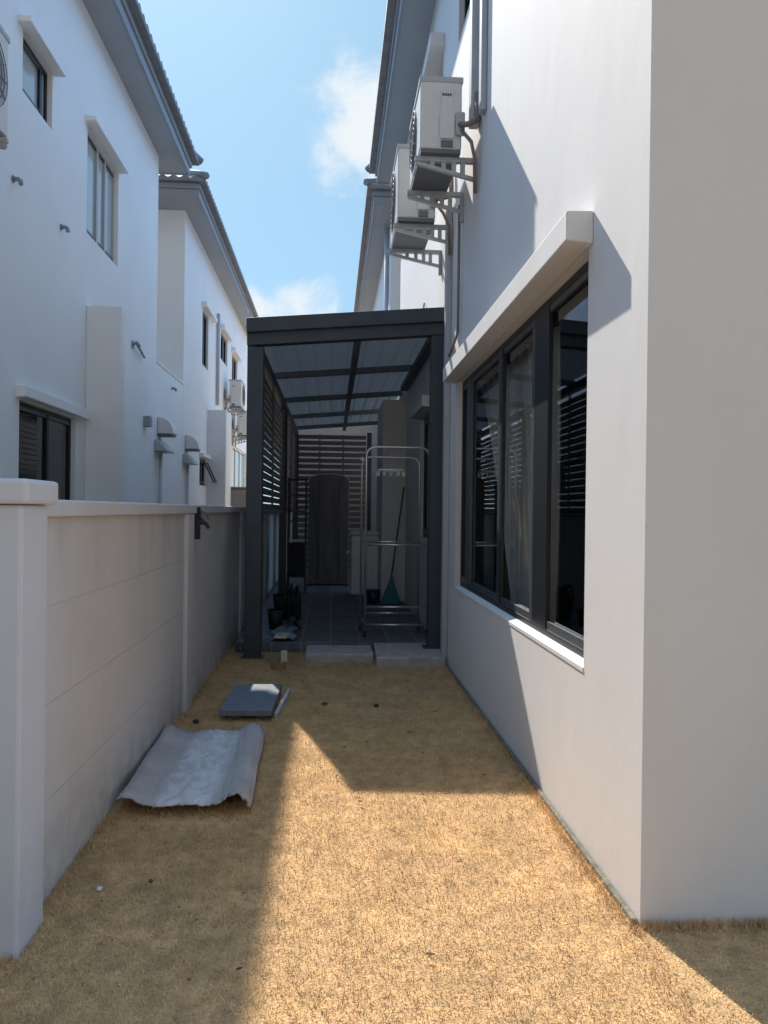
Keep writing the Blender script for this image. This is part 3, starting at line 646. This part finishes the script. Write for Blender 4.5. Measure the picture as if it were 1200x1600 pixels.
rs = MB(); nx = 60; xa, xb = -0.86, 1.088
prf = []
for i in range(nx + 1):
    x = xa + (xb - xa) * i / nx; prf.append((x, zl(x, -0.068 + (0.018 if (i % 6) in (0, 1) else 0))))
top = [(x, z + 0.006) for x, z in reversed(prf)]
for i in range(nx):
    (x0, z0), (x1, z1) = prf[i], prf[i + 1]
    for q in (0,): rs.quad((x0, 7.50, z0 + q), (x1, 7.50, z1 + q), (x1, 16.55, z1 + q), (x0, 16.55, z0 + q))
rs.build('roof_sheet', 'roofsheet', CN)
def side_slats(y0, y1):
    m = MB(); z = 1.44
    while z < 2.96:
        m.box(-0.796, -0.784, y0, y1, z, z + .076); z += 0.090
    m.box(-0.815, -0.755, y0, y1, 1.395, 1.43)
    for y in (y0 + .002, (y0 + y1) / 2, y1 - .03): m.box(-0.782, -0.757, y, y + .028, 1.432, 3.02)
    m.build('louvre_panel', 'slat', CN)
side_slats(7.67, 12.195); side_slats(12.325, 16.295)
bs = MB(); z = 0.2
while z < 2.98:
    bs.box(-0.72, 0.70, 16.34, 16.37, z, z + 0.085); z += 0.125
for x in (-0.3, 0.2): bs.box(x, x + .04, 16.372, 16.40, 0.1, 3.05)
bs.build('louvre_panel', 'slat', CN)

# ------------------------------------------------------------------ air conditioners
def aircon(name, base, L_, D_, H_, label, face=-1, gap=0.14):
    """base = point on the wall at the unit's near lower corner; face=-1: stands out towards -x"""
    bx, by, bz = base; t = thing(name, base, label, 'air conditioner', 'outdoor air conditioner units on brackets')
    X = lambda d: bx + face * d
    def bb(m, d0, d1, y0, y1, z0, z1): m.box(min(X(d0), X(d1)), max(X(d0), X(d1)), by + y0, by + y1, bz + z0, bz + z1)
    c = MB(); bb(c, gap, gap + D_, 0, L_, 0.025, H_); cas = c.build('casing', 'ac', t, bev=0.014)
    l = MB(); bb(l, gap - .008, gap + D_ + .008, -.008, L_ + .008, H_ - .04, H_ + .006); l.build('top_lid', 'acgrey', t, bev=0.008)
    b = MB(); bb(b, gap + .006, gap + D_ - .006, .006, L_ - .006, -0.005, 0.024); b.build('base_pan', 'acdark', t)
    g = MB(); cy, cz, r = by + L_ * .60, bz + H_ * .52, min(H_ * .40, L_ * .34); xo = X(gap + D_ + .010)
    for k in (1, .82, .64, .46, .28):
        g.tube([(xo, cy + r * k * math.cos(a), cz + r * k * math.sin(a)) for a in np.linspace(0, 2 * math.pi, 25)[:-1]], .004, 5, closed=True)
    for a in np.linspace(0, math.pi, 7)[:-1]: g.bar((xo, cy - r * math.cos(a), cz - r * math.sin(a)), (xo, cy + r * math.cos(a), cz + r * math.sin(a)), .006, .006)
    g.build('fan_grille', 'acdark', t)
    fd = MB(); fd.tube([(X(gap + D_ + .001), cy, cz), (X(gap + D_ + .004), cy, cz)], r * .96, 28); fd.build('fan_opening', 'acgrey', t)
    # service side (towards the viewer)
    sp = MB(); bb(sp, gap + .07, gap + .16, -.012, 0, .10, H_ * .82); bb(sp, gap + .06, gap + .17, -.016, -.012, .10, H_ * .52); sp.build('service_cover', 'ac', t, bev=.004)
    lg = MB()
    for k, w in enumerate((.012, .014, .012, .016)): bb(lg, gap + .085 + k * .018, gap + .085 + k * .018 + w, -.016, -.0125, H_ * .745, H_ * .775)
    lg.build('badge', 'darkgrey', t)
    vn = MB(); bb(vn, gap + .07, gap + .16, -.014, -.001, .035, .085); vn.build('vent_slot', 'acdark', t)
    cv = MB(); bb(cv, gap - .02, gap + .05, -.035, -.0, .12, .30); cv.build('valve_cover', 'acgrey', t, bev=.012)
    pp = MB(); pp.tube([(X(gap + .02), by - .03, bz + .20), (X(gap - .03), by - .10, bz + .17), (X(.06), by - .12, bz + .19), (X(.03), by - .05, bz + .24), (X(.03), by - .02, bz + .45)], .022, 8)
    pp.tube([(X(gap + .01), by - .03, bz + .16), (X(gap - .06), by - .08, bz + .05), (X(.05), by - .06, bz - .06), (X(.03), by + .02, bz - .3)], .014, 8)
    pp.build('refrigerant_line', 'copper', t)
    for yy in (.06, L_ - .10):
        k = MB(); bb(k, 0.002, gap + D_ + .03, yy, yy + .04, -.045, -.008)
        bb(k, .002, .03, yy, yy + .04, -.26, -.047)
        k.bar((X(.02), by + yy + .02, bz - .17), (X(gap + D_ + .02), by + yy + .02, bz - .058), .034, .026)
        for d in (.10, .17, .25, .34): bb(k, d, d + .034, yy + .004, yy + .036, -.165 + .10 * d / .45, -.046)
        k.build('bracket', 'galv', t)
    return t
aircon('air_conditioner', (XR, 5.85, 4.20), 0.80, 0.32, 0.57, 'white outdoor air conditioner high on the right wall, nearest to the camera')
aircon('air_conditioner', (XR, 7.12, 4.15), 0.86, 0.355, 0.70, 'white outdoor air conditioner partly behind the nearer one on the right wall', gap=0.17)
aircon('air_conditioner', (XL, 5.35, 4.27), 0.80, 0.28, 0.80, 'white outdoor air conditioner cut by the left edge of the photo', face=1, gap=0.08)
aircon('air_conditioner', (XL, 20.6, 4.15), 0.85, 0.32, 0.72, 'small far outdoor air conditioner beside the downpipe on the left house', face=1)
aircon('air_conditioner', (XL, 22.3, 3.55), 0.85, 0.32, 0.72, 'farthest air conditioner on the left house, just left of the canopy post', face=1)
# connecting trunk for the first unit, part of the right house
m = MB(); m.tube([(XR - .03, 6.6, 4.1), (XR - .03, 6.6, 3.0), (XR - .03, 7.0, 2.9), (XR - .03, 7.1, 2.9)], .012); m.build('conduit', 'copper', HR)
m = MB(); m.tube([(XR - .02, 9.2, 3.95), (XR - .03, 9.6, 3.7), (XR - .02, 10.1, 3.4), (XR - .02, 10.3, 3.2)], .012); m.build('cable', 'pipe', HR)

# ------------------------------------------------------------------ things under the canopy
RK = thing('drying_rack', (0.68, 8.4, 0.1), 'tall steel clothes drying rack on wheels at the canopy entrance', 'clothes rack')
def uframe(y, x0, x1, z0, z1, r, name):
    pts = [(x0, y, z0), (x0, y, z1 - .10)]
    for a in np.linspace(0, math.pi / 2, 6)[1:]: pts.append((x0 + .10 - .10 * math.cos(a), y, z1 - .10 + .10 * math.sin(a)))
    for a in np.linspace(0, math.pi / 2, 6): pts.append((x1 - .10 + .10 * math.sin(a), y, z1 - .10 + .10 * math.cos(a)))
    pts.append((x1, y, z0)); m = MB(); m.tube(pts, r, 10); m.build(name, 'steel', RK)
uframe(8.2, 0.36, 1.035, 0.17, 2.13, .014, 'frame'); uframe(8.62, 0.33, 0.98, 0.17, 2.05, .013, 'frame')
for (y, z) in ((8.2, 1.085), (8.62, 1.10), (8.2, 0.42), (8.2, 0.23), (8.62, 0.30)):
    m = MB(); m.tube([(0.36, y, z), (1.03 if y < 8.5 else .98, y, z)], .013); m.build('rail', 'steel', RK)
for x in (0.36, 1.0):
    for z in (0.23, 1.09): m = MB(); m.tube([(x, 8.2, z), (x, 8.62, z)], .010); m.build('side_bar', 'steel', RK)
for x, y in ((.36, 8.2), (1.03, 8.2), (.33, 8.62), (.98, 8.62)):
    m = MB(); m.tube([(x - .012, y, .132), (x + .012, y, .132)], .03, 14); m.tube([(x, y, .14), (x, y, .18)], .012); m.build('wheel', 'black', RK)
m = MB(); m.tube([(.325, 8.5, 2.02), (.325, 8.54, 2.02)], .02); m.build('knob', 'white', RK)
CH = thing('clip_hanger', (0.62, 8.2, 1.95), 'round peg hanger hooked on the top rail of the drying rack', 'peg hanger')
m = MB(); m.tube([(.62, 8.2, 2.115), (.62, 8.2, 1.93)], .004); m.build('hook', 'steel', CH)
m = MB(); m.tube([(.62 + .15 * math.cos(a), 8.2 + .13 * math.sin(a), 1.88) for a in np.linspace(0, 2 * math.pi, 21)[:-1]], .011, 6, closed=True)
for a in (0, math.pi / 2): m.bar((.62 - .15 * math.cos(a), 8.2 - .13 * math.sin(a), 1.885), (.62 + .15 * math.cos(a), 8.2 + .13 * math.sin(a), 1.885), .018, .008)
for a in (0, 1.57, 3.14, 4.71): m.bar((.62 + .13 * math.cos(a), 8.2 + .11 * math.sin(a), 1.89), (.62, 8.2, 1.955), .003, .003)
m.build('ring', 'white', CH)
for a in np.linspace(0, 2 * math.pi, 13)[:-1]:
    m = MB(); x, y = .62 + .15 * math.cos(a), 8.2 + .13 * math.sin(a); m.box(x - .006, x + .006, y - .004, y + .004, 1.82, 1.868); m.build('peg', 'white', CH)

WM = thing('washing_machine', (.5, 12.2, .1), 'white washing machine standing against the projecting pier', 'washing machine')
m = MB(); m.box(.30, .73, 11.95, 12.5, .14, 1.06); m.build('cabinet', 'white', WM, bev=.02)
m = MB(); m.box(.295, .732, 11.945, 12.505, 1.062, 1.12); m.build('lid', 'ac', WM, bev=.012)
m = MB(); m.box(.32, .71, 11.97, 12.48, .10, .138); m.build('plinth', 'acdark', WM)
m = MB(); m.tube([(.30, 12.1, .80), (.25, 12.1, .80), (.235, 12.1, .76)], .02); m.build('inlet_hose', 'ac', WM)
BR = thing('broom', (.87, 10.9, .1), 'broom with a teal fan shaped head leaning on the pier', 'broom')
m = MB(); m.tube([(.865, 11.05, .52), (1.055, 11.34, 1.80)], .012); m.build('handle', 'darkgrey', BR)
m = MB(); m.prism([(.70, .11), (1.00, .11), (.895, .44), (.88, .52), (.85, .52), (.835, .44)], 'y', 11.00, 11.06); m.build('head', 'teal', BR, bev=.01)
m = MB(); m.tube([(.61, 11.15, .10), (.61, 11.15, .30)], [.085, .11], 20); a = m.build('bucket', 'navy', loc=(.61, 11.15, .1)); tag(a, 'small navy blue bucket in front of the washing machine', 'bucket')
m = MB(); m.tube([(.61 + .112 * math.cos(q), 11.15 + .112 * math.sin(q), .30) for q in np.linspace(0, 2 * math.pi, 21)[:-1]], .006, 6, closed=True); m.build('rim', 'navy', a)

CB = thing('fabric_wardrobe', (-.06, 14, .1), 'tall grey brown fabric covered wardrobe with a rounded top under the canopy', 'wardrobe')
pf = [(-.42, .12), (.30, .12), (.30, 1.98)] + [(-.06 + .36 * math.cos(a), 1.98 + .11 * math.sin(a)) for a in np.linspace(0, math.pi, 15)[1:-1]] + [(-.42, 1.98)]
m = MB(); m.prism(pf, 'y', 13.78, 14.3); m.build('cover', 'fabric', CB, bev=.015)
m = MB(); m.tube([(-.06 + .36 * math.cos(a), 13.78, 1.985 + .11 * math.sin(a)) for a in np.linspace(0.15, math.pi - .15, 16)], .009, 7); m.build('piping', 'acgrey', CB)
for x in (-.24, .12): m = MB(); m.tube([(x, 13.772, .2), (x, 13.772, 1.95)], .006, 6); m.build('zip', 'darkgrey', CB)
m = MB(); m.box(-.43, .31, 13.79, 14.29, .10, .118); m.build('base', 'black', CB)
SH = thing('metal_shelf', (-.6, 12.6, .1), 'dark metal shelf rack standing left of the cupboard', 'shelf')
for x in (-.72, -.44):
    for y in (12.5, 12.9): m = MB(); m.box(x, x + .025, y, y + .025, .1, 1.96); m.build('upright', 'darkgrey', SH)
for z in (.35, .93, 1.25, 1.42, 1.68, 1.93): m = MB(); m.box(-.715, -.42, 12.505, 12.92, z, z + .02); m.build('shelf', 'darkgrey' if z != .93 else 'pvc', SH)
BX = MB(); BX.box(-.70, -.43, 12.53, 12.88, .372, .90); tag(BX.build('storage_box', 'black', loc=(-.56, 12.7, .37), bev=.01), 'black storage box on the lower level of the metal shelf', 'box')

# hose reel and bits by the left post
m = MB(); pts = []
for k in range(150):
    a = k * .33; r = .17 + .03 * math.sin(k * .21); pts.append((-.50 + .06 * math.sin(k * .11) + .0006 * k, 9.1 + r * math.cos(a), .36 + r * math.sin(a) + .03 * math.sin(k * .17)))
m.tube(pts, .013, 7); m.tube([(-.42, 9.0, .14), (-.35, 8.7, .12), (-.50, 8.5, .115), (-.38, 8.3, .115)], .013, 7)
tag(m.build('garden_hose', 'black', loc=(-.45, 9.1, .1)), 'tangled black garden hose standing just inside the left canopy post', 'hose')
for (x, y, r, h, lab) in ((-.62, 8.75, .10, .22, 'black plant pot nearest the left canopy post'), (-.60, 9.55, .12, .3, 'black plant pot behind the coiled hose')):
    m = MB(); m.tube([(x, y, .101), (x, y, .101 + h), (x, y, .101 + h), (x, y, .15)], [r * .72, r, r * .9, r * .6], 18); tag(m.build('plant_pot', 'black', loc=(x, y, .1)), lab, 'plant pot')
m = MB()
gx, gy = 12, 16; P = {}
for i in range(gx + 1):
    for j in range(gy + 1):
        u, v = i / gx, j / gy
        P[i, j] = (-.62 + .24 * u + .03 * math.sin(7 * v), 7.92 + .72 * v, .112 + .05 * abs(math.sin(5 * u + 4 * v)) * (1 - abs(2 * u - 1)) + .02 * math.sin(11 * v + 3 * u) ** 2)
for i in range(gx):
    for j in range(gy): m.quad(P[i, j], P[i + 1, j], P[i + 1, j + 1], P[i, j + 1]); m.smooth.add(len(m.f) - 1)
a = m.build('plastic_sheet', 'bluecloth', loc=(-.5, 8.2, .1), merge=True); tag(a, 'crumpled pale blue plastic sheet lying beside the left canopy post', 'sheet')
sm = a.modifiers.new('thickness', 'SOLIDIFY'); sm.thickness = .003

# ------------------------------------------------------------------ things on the ground
def block(name, x0, x1, y0, y1, z0, z1, mt, rot, label, cat, bev=.012, group=None):
    cx, cy = (x0 + x1) / 2, (y0 + y1) / 2
    m = MB(); m.box(x0, x1, y0, y1, z0, z1); o = m.build(name, mt, loc=(cx, cy, 0), bev=bev, seg=3); o.rotation_euler[2] = R(rot); return tag(o, label, cat, group)
block('concrete_step', -.24, .41, 7.30, 7.80, -.01, .085, 'concrete', .5, 'pale rough concrete step block in the middle of the patio edge', 'step')
block('concrete_step', .43, 1.07, 7.06, 7.84, -.01, .10, 'concrete', -1.2, 'larger pale concrete step block against the foot of the right wall', 'step')
o = block('paving_slab', -.745, -.385, 5.30, 6.10, .035, .075, 'slab', -1.5, 'blue grey paving slab lying on the grass beyond the roofing sheets', 'slab', .005)
block('trim_strip', -.36, -.335, 5.38, 6.12, .0, .035, 'pvc', -4, 'thin pale strip lying along the right edge of the paving slab', 'strip', .003)
block('timber_batten', -.70, -.62, 5.33, 6.05, .0, .034, 'brown', 0, 'dark batten under the left side of the paving slab', 'batten', .003)
block('timber_batten', -.50, -.42, 5.33, 6.05, .0, .034, 'brown', 0, 'dark batten under the right side of the paving slab', 'batten', .003)
block('sun_patch_tile', -.56, -.43, 7.88, 8.12, .135, .16, 'cream', -8, 'cream tile offcut, coloured as a painted sun patch, on the patio corner near the left post', 'tile', .004)
block('sun_patch_brick', -.47, -.41, 7.30, 7.42, .0, .10, 'cream', 5, 'small cream brick, coloured as a painted sun patch, on the grass in front of the patio corner', 'brick', .006)
m = MB(); pts = [(-.47 + .07 * math.cos(a), 7.02 + .07 * math.sin(a)) for a in np.linspace(3.3, 6.4, 9)]; ins = [(-.47 + .05 * math.cos(a), 7.02 + .05 * math.sin(a)) for a in np.linspace(6.4, 3.3, 9)]
m.prism(pts + ins, 'z', 0.0, .07); tag(m.build('pot_shard', 'terracotta', loc=(-.47, 7.0, 0)), 'curved terracotta pot shard lying in front of the cream brick', 'pot shard')

def roof_piece(name, prof, y0, y1, skew, mt, label, loc, thick=.007, jag=0.012):
    """prof: (x, z) points; skew moves x with y"""
    m = MB(); ny = 14; V = {}
    jf = [random.uniform(-jag, jag) for _ in prof]; jb = [random.uniform(-jag, jag) for _ in prof]
    for i, (x, z) in enumerate(prof):
        for j in range(ny + 1):
            v = j / ny; y = y0 + jf[i] + (y1 - y0 + jb[i] - jf[i]) * v
            V[i, j] = (x + skew * v + .004 * math.sin(9 * v + i), y, max(.006, z * (1 - .12 * math.sin(3 * v)) + .003 * math.sin(13 * v + 2 * i)))
    for i in range(len(prof) - 1):
        for j in range(ny): m.quad(V[i, j], V[i + 1, j], V[i + 1, j + 1], V[i, j + 1]); m.smooth.add(len(m.f) - 1)
    o = m.build(name, mt, loc=loc, merge=True); s = o.modifiers.new('thickness', 'SOLIDIFY'); s.thickness = thick; s.offset = 0
    return tag(o, label, 'roofing sheet', 'roofing sheets lying by the boundary wall')
def smooth(pr, n=5):
    out = []
    for i in range(len(pr) - 1):
        p0 = pr[max(i - 1, 0)]; p1 = pr[i]; p2 = pr[i + 1]; p3 = pr[min(i + 2, len(pr) - 1)]
        for k in range(n):
            t = k / n
            out.append(tuple(.5 * (2 * p1[c] + (p2[c] - p0[c]) * t + (2 * p0[c] - 5 * p1[c] + 4 * p2[c] - p3[c]) * t * t + (3 * p1[c] - p0[c] - 3 * p2[c] + p3[c]) * t ** 3) for c in (0, 1)))
    return out + [pr[-1]]
low = smooth([(-.985, .05), (-.95, .075), (-.90, .04), (-.83, .02), (-.74, .03), (-.66, .012), (-.58, .028), (-.52, .025), (-.47, .06), (-.43, .05), (-.41, .015)])
roof_piece('roofing_sheet', low, 3.80, 4.88, -.03, 'sheetback', 'brown weathered roofing sheet at the bottom of the pair by the boundary wall', (-.7, 4.3, 0))
upp = smooth([(-.99, .082), (-.955, .092), (-.90, .066), (-.845, .048), (-.80, .046), (-.72, .054), (-.66, .056), (-.61, .050), (-.56, .050), (-.52, .060), (-.49, .080), (-.455, .098), (-.415, .092), (-.385, .058), (-.375, .03)])
roof_piece('roofing_sheet', upp, 3.68, 4.90, -.035, 'sheet', 'grey roofing sheet with a whitened middle lying topmost of the pair on the grass', (-.68, 4.35, 0))

# small debris
def pebble(x, y, r, mt, label, name='stone', cat='stone', group=None):
    m = MB(); import bmesh
    n, k = 8, 5; V = []
    for j in range(k + 1):
        ph = math.pi * j / k
        for i in range(n):
            a = 2 * math.pi * i / n; q = r * random.uniform(.85, 1.1)
            V.append((x + q * math.sin(ph) * math.cos(a), y + q * math.sin(ph) * math.sin(a), r * .55 + q * .6 * math.cos(ph)))
    m.v = V
    for j in range(k):
        for i in range(n): m.f.append((j * n + i, j * n + (i + 1) % n, (j + 1) * n + (i + 1) % n, (j + 1) * n + i))
    return tag(m.build(name, mt, loc=(x, y, 0)), label, cat, group)
pebble(-.04, 5.72, .022, 'black', 'small black stone on shaded grass, left one of the pair before the steps')
pebble(.342, 5.66, .022, 'black', 'small black stone on shaded grass, right one of the pair before the steps')
pebble(-.90, 5.25, .025, 'black', 'black stone between the boundary wall and the paving slab')
pebble(-.861, 2.97, .014, 'white', 'small white pebble on the grass near the boundary wall')
for i in range(26):
    x = rng.uniform(-.95, 1.0); y = rng.uniform(2.3, 6.8)
    if x < -.3 and 3.5 < y < 6.3: continue
    a = rng.uniform(0, 6.28); l = rng.uniform(.008, .02)
    m = MB(); c_, s_ = math.cos(a) * l, math.sin(a) * l
    m.prism([(x - c_, y - s_), (x + s_ * .5, y - c_ * .5), (x + c_, y + s_), (x - s_ * .4, y + c_ * .4)], 'z', .024, .027)
    tag(m.build('dead_leaf', 'leaf', loc=(x, y, 0)), 'tiny dark dead leaf lying on the dry grass', 'leaf', 'dead leaves scattered on the grass')

for o in bpy.data.objects:
    if '_o' in o: del o['_o']
